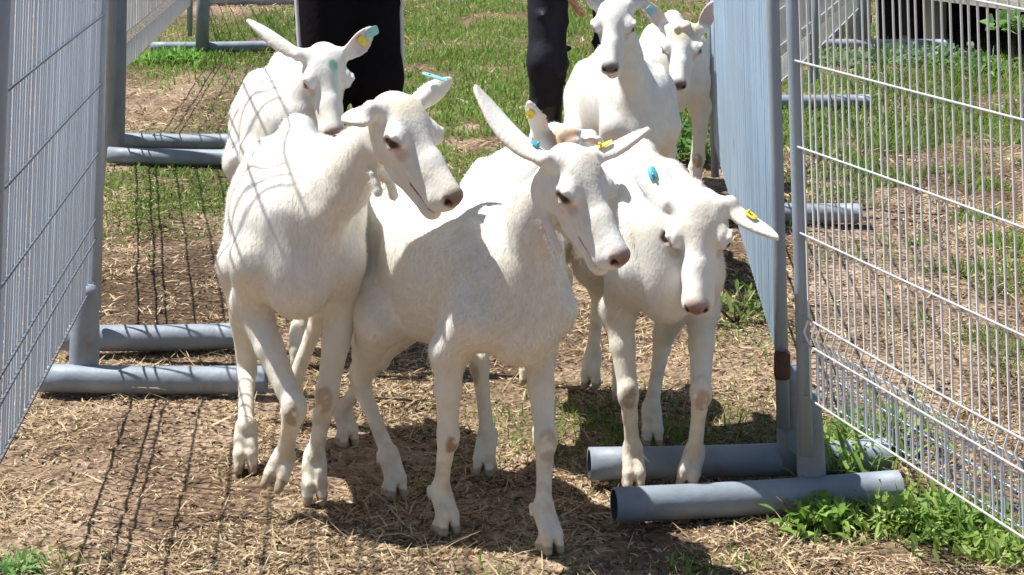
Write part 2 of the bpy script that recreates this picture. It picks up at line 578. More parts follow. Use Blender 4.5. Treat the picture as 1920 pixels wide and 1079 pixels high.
def blob(X, Y, px, py, rx, ry):
    """soft patch of ground centred under a photo pixel (radii in metres)"""
    c = G(px, py)
    return np.exp(-(((X - c[0]) / rx) ** 2 + ((Y - c[1]) / ry) ** 2))


def green(X, Y):
    n = fbm(X * 1.7, Y * 1.3, 31, 4); n2 = fbm(X * 5, Y * 4, 47, 3)
    g = np.zeros_like(X)
    back = smooth01((Y - 9.2) / 1.6) * smooth01((X + 1.25) / .8)
    g += back * 1.35
    g += .55 * smooth01((Y - 7.2) / 1.0) * smooth01((X + 2.4) * 2) * (X < 0)
    g += .9 * blob(X, Y, 310, 380, .25, .5) + .5 * blob(X, Y, 250, 340, .3, .5)
    g += 1.2 * blob(X, Y, 325, 108, .35, .7) + .7 * blob(X, Y, 430, 60, .6, 1.8)
    g += .6 * blob(X, Y, 420, 200, .25, .6) + .8 * blob(X, Y, 1380, 580, .12, .5) * .5
    g += .80 * smooth01((X - .95) * 2) * smooth01((Y - 5.0) / 1.2) * smooth01((n2 - .46) * 6)
    g += .9 * blob(X, Y, 1650, 120, 1.0, 1.2) + .5 * blob(X, Y, 1250, 800, .25, .25) + .5 * blob(X, Y, 1120, 800, .25, .25)
    g += .9 * blob(X, Y, 30, 1060, .10, .12) + .35 * blob(X, Y, 960, 1070, .1, .06) + .5 * blob(X, Y, 1330, 1060, .1, .06)
    g += .8 * blob(X, Y, 1720, 960, .20, .18) + .6 * blob(X, Y, 1560, 850, .12, .3)
    g -= 1.0 * np.exp(-((Y - 14.7) / .55) ** 2) * (X > -.9) * (X < .6) + .8 * smooth01((Y - 17.9) / .5) * smooth01((n - .3) * 3)
    g -= .9 * blob(X, Y, 340, 200, .45, .9)
    return np.clip(g * smooth01((n * .55 + n2 * .45 - .33) * 5.5), 0, 1)


gx = coords(-120, -2.6, 2.6, 120, .024); gy = coords(-40, 3.4, 9.5, 400, .028)
GX, GY = np.meshgrid(gx, gy, indexing='xy')


def gheight(X, Y):
    h = (fbm(X * 2.2, Y * 2.2, 3, 4) - .5) * .035 + (fbm(X * 14, Y * 14, 8, 3) - .5) * .018 + (fbm(X * 40, Y * 40, 12, 2) - .5) * .008
    return (h - .010) * np.exp(-np.maximum(Y - 20, 0) / 40)


GZ = gheight(GX, GY)
nx, ny = len(gx), len(gy)
ii = np.arange(nx * ny).reshape(ny, nx)
GQ = np.stack([ii[:-1, :-1].ravel(), ii[:-1, 1:].ravel(), ii[1:, 1:].ravel(), ii[1:, :-1].ravel()], 1)
gv = np.stack([GX.ravel(), GY.ravel(), GZ.ravel()], 1)
gr = green(GX, GY)
red = fbm(GX * 1.1, GY * .9, 77, 3)
mulch = blob(GX, GY, 320, 520, .5, .75) + .8 * blob(GX, GY, 700, 900, .6, .4) * 0
soil = np.array([0.23, 0.155, 0.102]); pale = np.array([0.49, 0.355, 0.245]); dark = np.array([0.065, 0.045, 0.03]); gcol = np.array([0.085, 0.105, 0.03])
t = smooth01((fbm(GX * 3, GY * 3, 21, 4) - .3) * 2.5)[..., None]
gc = soil * (1 - t) + pale * t
m = np.clip(mulch, 0, 1)[..., None] * .7
gc = gc * (1 - m) + dark * m
patch = smooth01((fbm(GX * 1.6, GY * 1.4, 63, 4) - .47) * 6)[..., None] * .55
gc = gc * (1 - patch) + np.array([0.13, 0.085, 0.05]) * patch
g3 = gr[..., None] * .75
gc = gc * (1 - g3) + gcol * g3
m, nt_, b_ = new_mat("bare_soil")
at = node(nt_, "ShaderNodeAttribute"); at.attribute_name = "col"
tc = node(nt_, "ShaderNodeTexCoord")
n1 = node(nt_, "ShaderNodeTexNoise"); n1.inputs["Scale"].default_value = 28; n1.inputs["Detail"].default_value = 10; n1.inputs["Roughness"].default_value = .7
vz = node(nt_, "ShaderNodeTexVoronoi"); vz.inputs["Scale"].default_value = 60
nt_.links.new(tc.outputs["Object"], n1.inputs["Vector"]); nt_.links.new(tc.outputs["Object"], vz.inputs["Vector"])
rp = node(nt_, "ShaderNodeMapRange"); rp.inputs[1].default_value = .3; rp.inputs[2].default_value = .72; rp.inputs[3].default_value = .35; rp.inputs[4].default_value = 1.5
nt_.links.new(n1.outputs["Fac"], rp.inputs[0])
mx = node(nt_, "ShaderNodeMix", data_type='RGBA', blend_type='MULTIPLY'); mx.inputs[0].default_value = 1
nt_.links.new(at.outputs["Color"], mx.inputs[6]); nt_.links.new(rp.outputs[0], mx.inputs[7])
nt_.links.new(mx.outputs[2], b_.inputs["Base Color"]); b_.inputs["Roughness"].default_value = .95; b_.inputs["Specular IOR Level"].default_value = .1
bp = node(nt_, "ShaderNodeBump"); bp.inputs["Strength"].default_value = .9; bp.inputs["Distance"].default_value = .02
ad = node(nt_, "ShaderNodeMath"); nt_.links.new(n1.outputs["Fac"], ad.inputs[0]); nt_.links.new(vz.outputs["Distance"], ad.inputs[1])
nt_.links.new(ad.outputs[0], bp.inputs["Height"]); nt_.links.new(bp.outputs[0], b_.inputs["Normal"])
tag(mesh_obj("ground", gv, GQ, m, None, True, gc.reshape(-1, 3)), kind="structure")


def sample_view(n, y0, y1, pw=1.0, margin=60):
    """random ground points inside the strip of ground in view, a little wider on each side"""
    Y = y0 + (y1 - y0) * rng.random(n) ** pw
    px = rng.uniform(-margin, 1920 + margin, n)
    return (px - CX) * Y / F * 1.12, Y


def blades(name, X, Y, ln, wd, lean, col, mat, flat=False, bend=.5, base_z=None):
    n = len(X)
    az = rng.uniform(0, 2 * np.pi, n)
    z0 = gheight(X, Y) if base_z is None else base_z
    d = np.stack([np.cos(az), np.sin(az), np.zeros(n)], 1)
    s = np.stack([-np.sin(az), np.cos(az), np.zeros(n)], 1) * (wd / 2)[:, None]
    if flat: s = s * .9 + np.array([0, 0, 1.0]) * (wd * rng.uniform(-.4, .4, n))[:, None]
    b = np.stack([X, Y, z0 - .002], 1)
    upv = np.array([0, 0, 1.0])
    c, sn = np.cos(lean)[:, None], np.sin(lean)[:, None]
    m = b + (d * sn + upv * c) * (ln * .55)[:, None]
    l2 = lean + bend * rng.uniform(.3, 1.3, n)
    tp = m + (d * np.sin(l2)[:, None] + upv * np.cos(l2)[:, None]) * (ln * .45)[:, None]
    if flat:
        jit = rng.normal(0, .12, (n, 1)) * ln[:, None]
        tp = tp + s / (wd / 2 + 1e-9)[:, None] * jit * .5
        m[:, 2] = np.maximum(m[:, 2], z0 + .002); tp[:, 2] = np.maximum(tp[:, 2], z0 + .001)
    V = np.stack([b - s, b + s, m - s * .8, m + s * .8, tp - s * .15, tp + s * .15], 1).reshape(-1, 3)
    k = np.arange(n)[:, None] * 6
    Fq = np.concatenate([k + np.array([0, 1, 3, 2]), k + np.array([2, 3, 5, 4])], 0)
    o = mesh_obj(name, V, Fq, mat, None, True, np.repeat(col, 6, 0))
    return o


# dry straw and litter lying on the soil
def straw_layer(n, y0, y1, ls, ws, pw=1.0):
    X, Y = sample_view(n, y0, y1, pw)
    cl = fbm(X * 3.5, Y * 3.5, 55, 3) - .14 * smooth01((fbm(X * 1.6, Y * 1.4, 63, 4) - .47) * 6)
    k = rng.random(n) < smooth01((cl - .36) * 4.5) * .85 + .15
    k &= rng.random(n) > green(X, Y) * .55
    X, Y = X[k], Y[k]; n = len(X)
    t = rng.random((n, 1)); t2 = rng.random((n, 1))
    c = np.array([.66, .52, .33]) * (1 - t) + np.array([.34, .235, .13]) * t
    c = np.where(t2 < .20, c * .30, c); c = np.where(t2 > .9, np.array([.62, .52, .36]), c)
    return X, Y, ls * rng.uniform(.4, 1.5, n), ws * rng.uniform(.6, 1.6, n), rng.uniform(1.05, 1.66, n), c


parts = [straw_layer(120000, 4.0, 6.3, .020, .0036), straw_layer(14000, 4.0, 6.5, .06, .003), straw_layer(60000, 6.3, 9.5, .035, .0046), straw_layer(36000, 9.5, 20, .07, .007),
         straw_layer(900, 4.0, 6.6, .11, .0030)]
X, Y, ln, wd, le, c = [np.concatenate([p[i] for p in parts]) for i in range(6)]
nd = 34000                                                             # dark crumbs of old leaf and dung among the straw
Xd, Yd = sample_view(nd, 4.0, 11.0)
kd = rng.random(nd) < .25 + .75 * smooth01((fbm(Xd * 5, Yd * 5, 91, 3) - .42) * 5)
Xd, Yd = Xd[kd], Yd[kd]; nd = len(Xd)
cd = np.array([.075, .05, .033]) * rng.uniform(.5, 2.0, (nd, 1))
X, Y, ln, wd, le = [np.concatenate(q) for q in ((X, Xd), (Y, Yd), (ln, .016 * rng.uniform(.5, 1.8, nd)), (wd, .006 * rng.uniform(.5, 1.6, nd)), (le, rng.uniform(1.0, 1.7, nd)))]
c = np.concatenate([c, cd])
tag(blades("straw_litter", X, Y, ln, wd, le, c, M_STRAW, flat=True, bend=.15), "dry tan straw and hay strands strewn over the bare soil", "straw", kind="stuff")


# green grass
def grass_layer(n, y0, y1, ls, ws):
    X, Y = sample_view(n, y0, y1)
    g = green(X, Y)
    k = rng.random(n) < g
    X, Y = X[k], Y[k]; n = len(X)
    t = rng.random((n, 1)); t2 = rng.random((n, 1))
    c = np.array([.20, .35, .045]) * (1 - t) + np.array([.08, .18, .025]) * t
    c = np.where(t2 < .14, np.array([.36, .33, .12]), c)
    c = np.where(t2 > .93, np.array([.22, .36, .10]), c)
    return X, Y, np.where((X < -.9) & (Y < 12), .5, 1.0) * ls * rng.uniform(.45, 1.5, n), ws * rng.uniform(.6, 1.5, n), rng.uniform(.1, 1.1, n), c


parts = [grass_layer(75000, 4.0, 7.0, .032, .0030), grass_layer(90000, 7.0, 10.5, .045, .0045), grass_layer(125000, 10.5, 20.5, .058, .0065)]
X, Y, ln, wd, le, c = [np.concatenate([p[i] for p in parts]) for i in range(6)]
tag(blades("grass", X, Y, ln, wd, le, c, M_GRASS, bend=.7), "short green grass growing in patches over the paddock", "grass", kind="stuff")


# leafy weeds: each clump a thing of its own
def weed(p, h, n, label, leaf=(.05, .016), cols=((.13, .27, .05), (.20, .36, .09)), spread=.09, zlo=0.0):
    V = []; Fc = []; Cl = []
    root = np.asarray(p, float)
    root[2] = float(gheight(np.array([root[0]]), np.array([root[1]]))[0])
    for i in range(n):
        az = random.uniform(0, 2 * math.pi); el = random.uniform(.15, 1.35)
        base = root + np.array([random.gauss(0, spread * .45), random.gauss(0, spread * .45), random.uniform(zlo, zlo + h * .65)])
        d = np.array([math.cos(az) * math.cos(el), math.sin(az) * math.cos(el), math.sin(el)])
        L_ = leaf[0] * random.uniform(.6, 1.6); wd_ = leaf[1] * random.uniform(.6, 1.4)
        s = unit(np.cross(d, [0, 0, 1.0]) + np.array([random.gauss(0, .25) for _ in range(3)]))
        n_ = np.cross(s, d)
        k = len(V); t = random.random(); cc = np.array(cols[0]) * (1 - t) + np.array(cols[1]) * t
        cc = cc * random.uniform(.75, 1.2)
        droop = random.uniform(.05, .45)
        for q, wf in ((0, .12), (.3, .85), (.62, 1.0), (1.0, .05)):
            c0 = base + d * L_ * q - np.array([0, 0, 1.0]) * droop * L_ * q * q
            V += [c0 - s * wd_ * wf + n_ * wd_ * .35 * wf, c0 - n_ * 0, c0 + s * wd_ * wf + n_ * wd_ * .35 * wf]; Cl += [cc] * 3
        for q in range(3):
            a = k + q * 3
            Fc += [(a, a + 1, a + 4, a + 3), (a + 1, a + 2, a + 5, a + 4)]
    o = empty("weed_clump", tuple(root))
    mesh_obj("foliage", V, Fc, M_LEAF, o, True, np.array(Cl))
    tag(o, label, "weed", "leafy weeds growing along the fence feet")
    sb = MB()
    for i in range(6):
        q = root + np.array([0, 0, -.005]); e_ = np.array([random.gauss(0, spread * .3), random.gauss(0, spread * .3), 0])
        sb.tube([q, q + e_ * .6 + np.array([random.gauss(0, .01), random.gauss(0, .01), h * .4]), q + e_ + np.array([random.gauss(0, .03), random.gauss(0, .03), zlo + h * .9])], [.003, .0025, .0012], 5)
    sb.build("stem", M_STEM, o)
    return o


YG = ((.30, .46, .08), (.52, .66, .22))
DG = ((.20, .36, .07), (.40, .55, .15))
weed(G(1530, 990), .07, 190, "broad leafed green weed in front of the gate post", (.032, .009), cols=((.20, .36, .06), (.30, .48, .12)), spread=.07)
weed(G(1600, 980), .05, 200, "low yellow green weed in front of the pale pipe beside the gate post", (.030, .0045), cols=YG, spread=.12)
weed(G(1700, 975), .07, 300, "bushy green weed under the open gate panel between two bigger clumps", (.036, .005), cols=YG, spread=.13)
weed(G(1790, 1000), .09, 420, "largest dark green weed clump below the lower edge of the gate mesh", (.042, .0060), cols=DG, spread=.13)
weed(G(1885, 1035), .06, 300, "green weed clump at the lower right picture corner", (.032, .007), cols=YG, spread=.13)
weed(G(1580, 890), .10, 150, "thin grassy weed standing behind the pale pipe of the gate foot", (.08, .004), cols=DG, spread=.12)
weed(G(1650, 835), .10, 200, "dark grassy weed under the gate mesh behind the pipe ends", (.07, .005), cols=DG, spread=.16)
weed(G(35, 1062), .025, 150, "small fresh green weed at the lower left picture corner", (.022, .004), cols=((.18, .36, .10), (.30, .48, .18)), spread=.07)
weed(G(318, 118), .07, 500, "bright green tuft at the far left pipe beside the dark post", (.07, .007), cols=((.16, .36, .05), (.26, .48, .10)), spread=.24)
weed(G(1275, 300), .28, 320, "dark leafy plant behind the goat with the lowered head", (.06, .011), cols=((.06, .15, .03), (.16, .32, .07)), spread=.22)
weed(G(1240, 235), .30, 260, "bright leafy plant at the feet of the tall back goat", (.07, .011), cols=((.10, .25, .04), (.22, .42, .08)), spread=.25)
weed(G(1380, 600), .12, 70, "sparse green sprig in the straw between the lowered goat and gate post", (.07, .006), cols=((.15, .25, .06), (.3, .36, .12)), spread=.14)
weed(G(1590, 118), .09, 300, "low leafy bush in front of the long far pipe on the right", (.06, .018), cols=((.10, .2, .06), (.26, .4, .18)), spread=.45)
weed(G(1740, 112), .10, 300, "low grey green bush at the end of the long far pipe on the right", (.07, .02), cols=((.12, .24, .12), (.3, .45, .28)), spread=.4)
weed(G(1850, 135), .10, 200, "low green weed in front of the dark gap under the cabin", (.07, .016), spread=.35)

# ------------------------------------------------------------------ goats
COAT = np.array([0.86, 0.845, 0.80])
PINK = np.array([0.62, 0.36, 0.30])
NOSE = np.array([0.27, 0.125, 0.105])
HOOF = np.array([0.30, 0.21, 0.13])
MUD = np.array([0.30, 0.18, 0.10])


def sphere_mesh(c, r, axes=None, n=12):
    axes = np.eye(3) if axes is None else axes
    V = []; Fc = []
    for i in range(n + 1):
        th = math.pi * i / n
        for j in range(2 * n):
            ph = math.pi * j / n
            p = np.array([math.sin(th) * math.cos(ph), math.sin(th) * math.sin(ph), math.cos(th)]) * r
            V.append(c + axes @ p)
    m = 2 * n
    for i in range(n):
        for j in range(m):
            Fc.append((i * m + j, (i + 1) * m + j, (i + 1) * m + (j + 1) % m, i * m + (j + 1) % m))
    return V, Fc


def tag_mesh(c, ex, ey, ez, w, h, t=0.0022):
    """small rounded plastic plate with a stud"""
    mb = MB()
    ring = []
    for k in range(20):
        a = 2 * math.pi * k / 20
        x = math.copysign(abs(math.cos(a)) ** 0.5, math.cos(a)) * w / 2
        y = math.copysign(abs(math.sin(a)) ** 0.5, math.sin(a)) * h / 2
        ring.append((x, y))
    V = []
    for zz, sc in ((-t / 2, 0.94), (-t / 4, 1.0), (t / 4, 1.0), (t / 2, 0.94)):
        V += [c + ex * x * sc + ey * y * sc + ez * zz for x, y in ring]
    Fc = [tuple(range(19, -1, -1)), tuple(60 + k for k in range(20))]
    for l in range(3):
        for k in range(20):
            k2 = (k + 1) % 20
            Fc.append((l * 20 + k, l * 20 + k2, (l + 1) * 20 + k2, (l + 1) * 20 + k))
    mb.add(V, Fc)
    p = c - ex * w * 0.25
    mb.tube([p - ez * 0.008, p + ez * 0.0028], 0.0030, 10)
    return mb


def build_goat(label, sc, front, head_deg, feet, head, ears, vox=0.0035, blobs=(), wattle=False, wide=1.0,
               hair=40000, tags=(), neck_bulge=0.0, neck_mid=None):
    a = math.radians(head_deg)
    hd = np.array([math.sin(a), -math.cos(a), 0.0])
    lf = np.array([math.cos(a), math.sin(a), 0.0])
    up = np.array([0, 0, 1.0])
    O = np.array([front[0], front[1], 0.0]) - hd * 0.21 * sc

    def L(x, y, z): return O + sc * (x * hd + y * lf + z * up)

    RB = np.stack([hd, lf, up], 1)
    Pw = np.asarray(head["poll"]); Nz = np.asarray(head["nose"])
    f = unit(Nz - Pw)
    hs = head.get("hs", 1.0)
    u0 = unit(np.asarray(head.get("up", up)) - f * (np.asarray(head.get("up", up)) @ f))
    ro = math.radians(head.get("roll", 0))
    r0 = np.cross(f, u0)
    u = u0 * math.cos(ro) + r0 * math.sin(ro)
    r = np.cross(f, u)
    RH = np.stack([f, r, u], 1)

    def HP(x, y, z): return Pw + hs * (x * f + y * r + z * u)

    # resolve legs
    legs = {}
    for nm, sy, front_leg in (("fl", 1, True), ("fr", -1, True), ("hl", 1, False), ("hr", -1, False)):
        sp = feet.get(nm)
        if sp is None:
            sp = dict(toe=L(0.245 if front_leg else -0.345, sy * 0.085, 0))
        toe = np.asarray(sp["toe"], float)
        if "fet" in sp:
            fet = np.asarray(sp["fet"], float); lifted = True
        else:
            lifted = False
            fet = toe - hd * 0.046 * sc + up * 0.084 * sc
        legs[nm] = dict(sp=sp, toe=toe, fet=fet, sy=sy, front=front_leg, lifted=lifted)
    pts = [L(.4, .2, .8), L(.4, -.2, 0), L(-.56, .2, .8), L(-.56, -.2, 0), HP(.29, .1, .05), HP(-.05, -.1, -.2), HP(.1, .1, .1)]
    pts += [g["toe"] for g in legs.values()] + [e["tip"] for e in ears]
    pts = np.array(pts)
    fd = Field(pts.min(0) - 0.05, pts.max(0) + 0.05, vox)

    y = wide
    # trunk
    fd.ell(L(.10, 0, .538), (.235 * sc, .121 * y * sc, .150 * sc), RB, k=0.03)
    fd.ell(L(-.12, 0, .508), (.24 * sc, .128 * y * sc, .148 * sc), RB, k=0.05)
    fd.ell(L(-.31, 0, .578), (.155 * sc, .096 * y * sc, .105 * sc), RB, k=0.05)
    fd.ell(L(.20, 0, .588), (.155 * sc, .100 * y * sc, .106 * sc), RB, k=0.06)
    fd.ell(L(.285, 0, .490), (.085 * sc, .076 * sc, .100 * sc), RB, k=0.04)
    fd.ell(L(.0, 0, .590), (.31 * sc, .122 * y * sc, .114 * sc), RB, k=0.06)
    fd.chain([L(.215, 0, .680), L(.10, 0, .676), L(-.12, 0, .672), L(-.30, 0, .684), L(-.42, 0, .628)],
             [.022 * sc, .020 * sc, .020 * sc, .024 * sc, .024 * sc], k=0.04)
    for sgn in (1, -1):
        fd.cone(L(-.25, sgn * .075, .645), .016 * sc, L(-.29, sgn * .080, .625), .020 * sc, k=0.04)
        fd.cone(L(-.42, sgn * .048, .605), .020 * sc, L(-.36, sgn * .075, .575), .034 * sc, k=0.03)
        fd.ell(L(-.215, sgn * .145, .585), (.055 * sc, .035 * sc, .05 * sc), RB, k=0.05, sub=True)    # hollow of the flank
        fd.ell(L(.205, sgn * .082 * y, .590), (.055 * sc, .020 * sc, .105 * sc), RB, k=0.03)       # shoulder blade
    fd.chain([L(-.44, 0, .628), L(-.485, 0, .640), L(-.53, 0, .615)], [.020 * sc, .016 * sc, .010 * sc], k=0.03)
    fd.ell(L(-.26, 0, .395), (.065 * sc, .06 * sc, .065 * sc), RB, k=0.05)                      # small udder

    # legs
    info = {}
    for nm, g in legs.items():
        sy, toe, fet = g["sy"], g["toe"], g["fet"]
        fx = float((toe - O) @ hd) / sc; fy = float((toe - O) @ lf) / sc
        if g["front"]:
            sw = np.clip(fx - .245, -.25, .25)
            P = L(.270 + .10 * sw, sy * .082, .500)
            E = L(.175 + .22 * sw, sy * .100 + 0.15 * (fy - sy * .085), .400 + .05 * abs(sw))
            fd.cone(L(.20, sy * .078, .61), .046 * sc, P, .041 * sc, k=0.045)
            fd.cone(P, .041 * sc, E, .037 * sc, k=0.045)
            C = np.asarray(g["sp"]["car"], float) if "car" in g["sp"] else ik(E, fet, .190 * sc, .138 * sc, hd * 1.0)
            mid = E * .55 + C * .45
            fd.cone(E, .037 * sc, mid, .0275 * sc, k=0.025)
            fd.cone(mid, .0275 * sc, C, .0215 * sc, k=0.012)
            fd.ell(C + hd * .004 * sc, (.0255 * sc, .0245 * sc, .037 * sc), RB, k=0.008)
            ax = unit(fet - C)
            fd.cone(C + ax * .02 * sc, .0205 * sc, C + ax * .06 * sc, .0160 * sc, k=0.008)
            fd.cone(C + ax * .05 * sc, .0160 * sc, fet, .0175 * sc, k=0.008)
            fd.cone(C + ax * .03 * sc - hd * .012 * sc, .010 * sc, fet - hd * .012 * sc, .009 * sc, k=0.004)
            info[nm] = C
        else:
            sw = np.clip(fx + .345, -.25, .25)
            St = L(-.20 + .30 * sw, sy * .115, .415)
            fd.ell(L(-.285 + .06 * sw, sy * .078, .520), (.115 * sc, .058 * sc, .130 * sc), RB, k=0.04)
            fd.cone(L(-.28 + .08 * sw, sy * .085, .53), .070 * sc, St, .052 * sc, k=0.035)
            H = np.asarray(g["sp"]["hock"], float) if "hock" in g["sp"] else ik(St, fet, .255 * sc, .175 * sc, -hd)
            fd.cone(St, .056 * sc, St * .5 + H * .5 - hd * .015 * sc, .033 * sc, k=0.03)
            fd.cone(L(-.36 + .1 * sw, sy * .085, .48), .045 * sc, St * .35 + H * .65 - hd * .012 * sc, .024 * sc, k=0.025)
            fd.cone(St * .5 + H * .5 - hd * .015 * sc, .033 * sc, H, .0205 * sc, k=0.015)
            fd.ell(H, (.027 * sc, .0205 * sc, .034 * sc), RB, k=0.008)
            fd.cone(H - hd * .016 * sc + up * .018 * sc, .016 * sc, H - hd * .022 * sc + up * .034 * sc, .013 * sc, k=0.02)
            fd.cone(H - hd * .02 * sc + up * .03 * sc, .012 * sc, H - hd * .005 * sc + up * .12 * sc, .012 * sc, k=0.025)
            ax = unit(fet - H)
            fd.cone(H + ax * .01 * sc, .0215 * sc, H + ax * .055 * sc, .0165 * sc, k=0.008)
            fd.cone(H + ax * .05 * sc, .0165 * sc, fet, .0178 * sc, k=0.008)
            fd.cone(H + ax * .03 * sc - hd * .012 * sc, .010 * sc, fet - hd * .012 * sc, .009 * sc, k=0.004)
            info[nm] = H
        # fetlock, pastern and the two claws
        fd.ell(fet, (.0225 * sc, .0235 * sc, .027 * sc), RB, k=0.008)
        dv = unit(toe - fet)
        side = unit(lf - dv * (lf @ dv))
        back = -hd if not g["lifted"] else unit(np.cross(side, dv))
        if back @ hd > 0: back = -back
        spl = g["sp"].get("splay", .0150)
        for q in (1, -1):
            tip = toe + side * q * spl * sc
            kn = fet + side * q * .0105 * sc + dv * .014 * sc
            md = fet * .45 + tip * .55 + side * q * .0035 * sc + (hd * .008 * sc if not g["lifted"] else 0)
            fd.cone(kn, .0150 * sc, md, .0140 * sc, k=0.006)
            fd.cone(md, .0140 * sc, tip + (up * .007 * sc if not g["lifted"] else 0), .0085 * sc, k=0.005)
            if not g["lifted"]:
                fd.cone(md - hd * .004 * sc, .0140 * sc, tip - hd * .036 * sc + up * .012 * sc, .0115 * sc, k=0.005)
                fd.cone(tip - hd * .034 * sc + up * .010 * sc, .0115 * sc, tip - hd * .004 * sc + up * .006 * sc, .009 * sc, k=0.004)
            fd.cone(fet + back * .024 * sc + side * q * .013 * sc, .008 * sc, fet + back * .031 * sc + side * q * .015 * sc + dv * .018 * sc, .006 * sc, k=0.006)
        # gap between the claws
        fd.cone(fet + dv * .040 * sc + hd * .030 * sc, .0026, toe + hd * .03 * sc, .0034, k=0.003, sub=True)
        fd.cone(fet + dv * .050 * sc + hd * .012 * sc, .0025, toe + dv * .01, .0034, k=0.003, sub=True)

    # neck
    Hb = HP(.015, 0, -.055); Th = HP(.035, 0, -.105)
    nb1 = L(.215, 0, .655); nb2 = L(.275, 0, .530)
    mid1 = (nb1 + Hb) / 2 + up * .012 * sc; mid2 = (nb2 + Th) / 2 + hd * .01 * sc
    if neck_mid is not None:
        mid1 = mid1 * .4 + np.asarray(neck_mid) * .6; mid2 = mid2 * .4 + (np.asarray(neck_mid) - up * .06 * sc) * .6
    fd.chain([nb1, mid1, Hb], [.040 * sc, .030 * sc, .032 * hs], k=0.03)
    fd.chain([nb2, mid2, Th], [.056 * sc, .036 * sc, .024 * hs], k=0.03)
    fd.chain([(nb1 + nb2) / 2, (mid1 + mid2) / 2, (Hb + Th) / 2], [.060 * sc, .040 * sc, .033 * hs], k=0.025)

    # head
    kk = 0.014 * hs
    ea = math.radians(32)
    ef = f * math.cos(ea) + u * math.sin(ea); eu = -f * math.sin(ea) + u * math.cos(ea)

    def eye_frame(q):
        E0 = HP(.090, q * .0520, -.033)
        return lambda a_, b_, c_: E0 + hs * (a_ * ef + b_ * q * r + c_ * eu)

    fd.ell(HP(.042, 0, -.050), (.066 * hs, .055 * hs, .055 * hs), RH, k=0.018)
    fd.ell(HP(.060, 0, -.022), (.052 * hs, .046 * hs, .024 * hs), RH, k=kk)
    fd.chain([HP(.080, 0, -.054), HP(.160, 0, -.047), HP(.218, 0, -.042)], [.045 * hs, .0325 * hs, .0300 * hs], k=kk)
    fd.chain([HP(.075, 0, -.030), HP(.150, 0, -.026), HP(.224, 0, -.022)], [.029 * hs, .019 * hs, .0165 * hs], k=kk)
    fd.ell(HP(.232, 0, -.028), (.017 * hs, .027 * hs, .021 * hs), RH, k=0.008)
    fd.chain([HP(.045, 0, -.098), HP(.120, 0, -.097), HP(.200, 0, -.087)], [.030 * hs, .026 * hs, .020 * hs], k=kk)
    fd.ell(HP(.214, 0, -.086), (.024 * hs, .022 * hs, .019 * hs), RH, k=0.008)
    for q in (1, -1):
        fd.ell(HP(.058, q * .030, -.080), (.046 * hs, .020 * hs, .040 * hs), RH, k=kk)
        fd.cone(HP(.055, q * .048, -.052), .011 * hs, HP(.140, q * .029, -.058), .009 * hs, k=.012)
        fd.ell(HP(.084, q * .046, -.032), (.030 * hs, .018 * hs, .024 * hs), RH, k=0.010)
        fd.ell(HP(.214, q * .017, -.053), (.028 * hs, .0175 * hs, .020 * hs), RH, k=0.008)
        fd.ell(HP(.172, q * .016, -.058), (.042 * hs, .0165 * hs, .021 * hs), RH, k=.010)
        # ear root
        fd.cone(HP(.018, q * .046, -.034), .022 * hs, HP(.012, q * .062, -.034), .017 * hs, k=0.015)
        # eye socket, upper and lower lid
        EP = eye_frame(q)
        fd.ell(EP(0, .0150, 0), (.0185 * hs, .0130 * hs, .0112 * hs), np.stack([ef, r, eu], 1), k=0.003, sub=True)
        fd.chain([EP(-.0215, .005, .000), EP(-.009, .0125, .0118), EP(.007, .0120, .0115), EP(.0215, .0000, .001)],
                 [.0042 * hs, .0062 * hs, .0060 * hs, .0042 * hs], k=0.005)
        fd.chain([EP(-.0200, .005, -.004), EP(.0, .0085, -.0140), EP(.0200, .000, -.004)], [.0038 * hs, .0042 * hs, .0038 * hs], k=0.006)
        # tear groove, nostril slit and mouth line
        fd.cone(HP(.118, q * .050, -.040), .006 * hs, HP(.150, q * .042, -.050), .004 * hs, k=.012, sub=True)
        fd.cone(HP(.2475, q * .010, -.034), .0050 * hs, HP(.238, q * .0250, -.019), .0048 * hs, k=0.003, sub=True)
        fd.chain_sub([HP(.247, q * .003, -.0690), HP(.234, q * .0200, -.0700), HP(.207, q * .0250, -.0725), HP(.168, q * .0245, -.0735)], [.0050 * hs, .0052 * hs, .0050 * hs, .0040 * hs], .003)
    if head.get("tuft"):
        for t in range(9):
            q = HP(.02 + .035 * random.random(), (random.random() - .5) * .05, .012)
            fd.cone(HP(.03, 0, -.01), .018, q, .009, k=0.01)
    # wattles under the throat
    if wattle:
        zt = float((mid2 * .5 + Th * .5)[1])
        for (p0, p1, dz) in wattle:
            a0 = W(p0[0], p0[1], zt + dz); b0 = W(p1[0], p1[1], zt + dz - .01)
            cen = mid2 * .5 + Th * .5
            fd.cone(cen * .35 + a0 * .65, .014, a0, .0085, k=0.01)
            fd.chain([a0, a0 * .5 + b0 * .5, b0], [.0080, .0085, .0105], k=0.006)
    # ears
    for e in ears:
        q = 1 if e["side"] == "R" else -1
        b = HP(.012, q * .060, -.034)
        e["base"] = b
        fd.ear(b, e["tip"], e["n"], e.get("w", .028), cup=e.get("cup", .5), curl=e.get("curl", 0.0), k=0.014)

    # flatten the soles of standing feet
    gz = int(math.floor((0.0 - fd.lo[2]) / vox))
    if gz > 0:
        zz = (fd.lo[2] + vox * np.arange(fd.n[2])).astype(np.float32)
        fd.D = np.maximum(fd.D, (-0.002 - zz)[None, None, :])
    V, Q = fd.mesh()
    N = vnormals(V, Q)
    del fd
    # colours
    Cc = np.tile(COAT, (len(V), 1))
    nz = fbm(V[:, 0] * 9 + V[:, 1] * 5, V[:, 2] * 9, 5)
    Cc *= (0.965 + 0.05 * nz)[:, None]
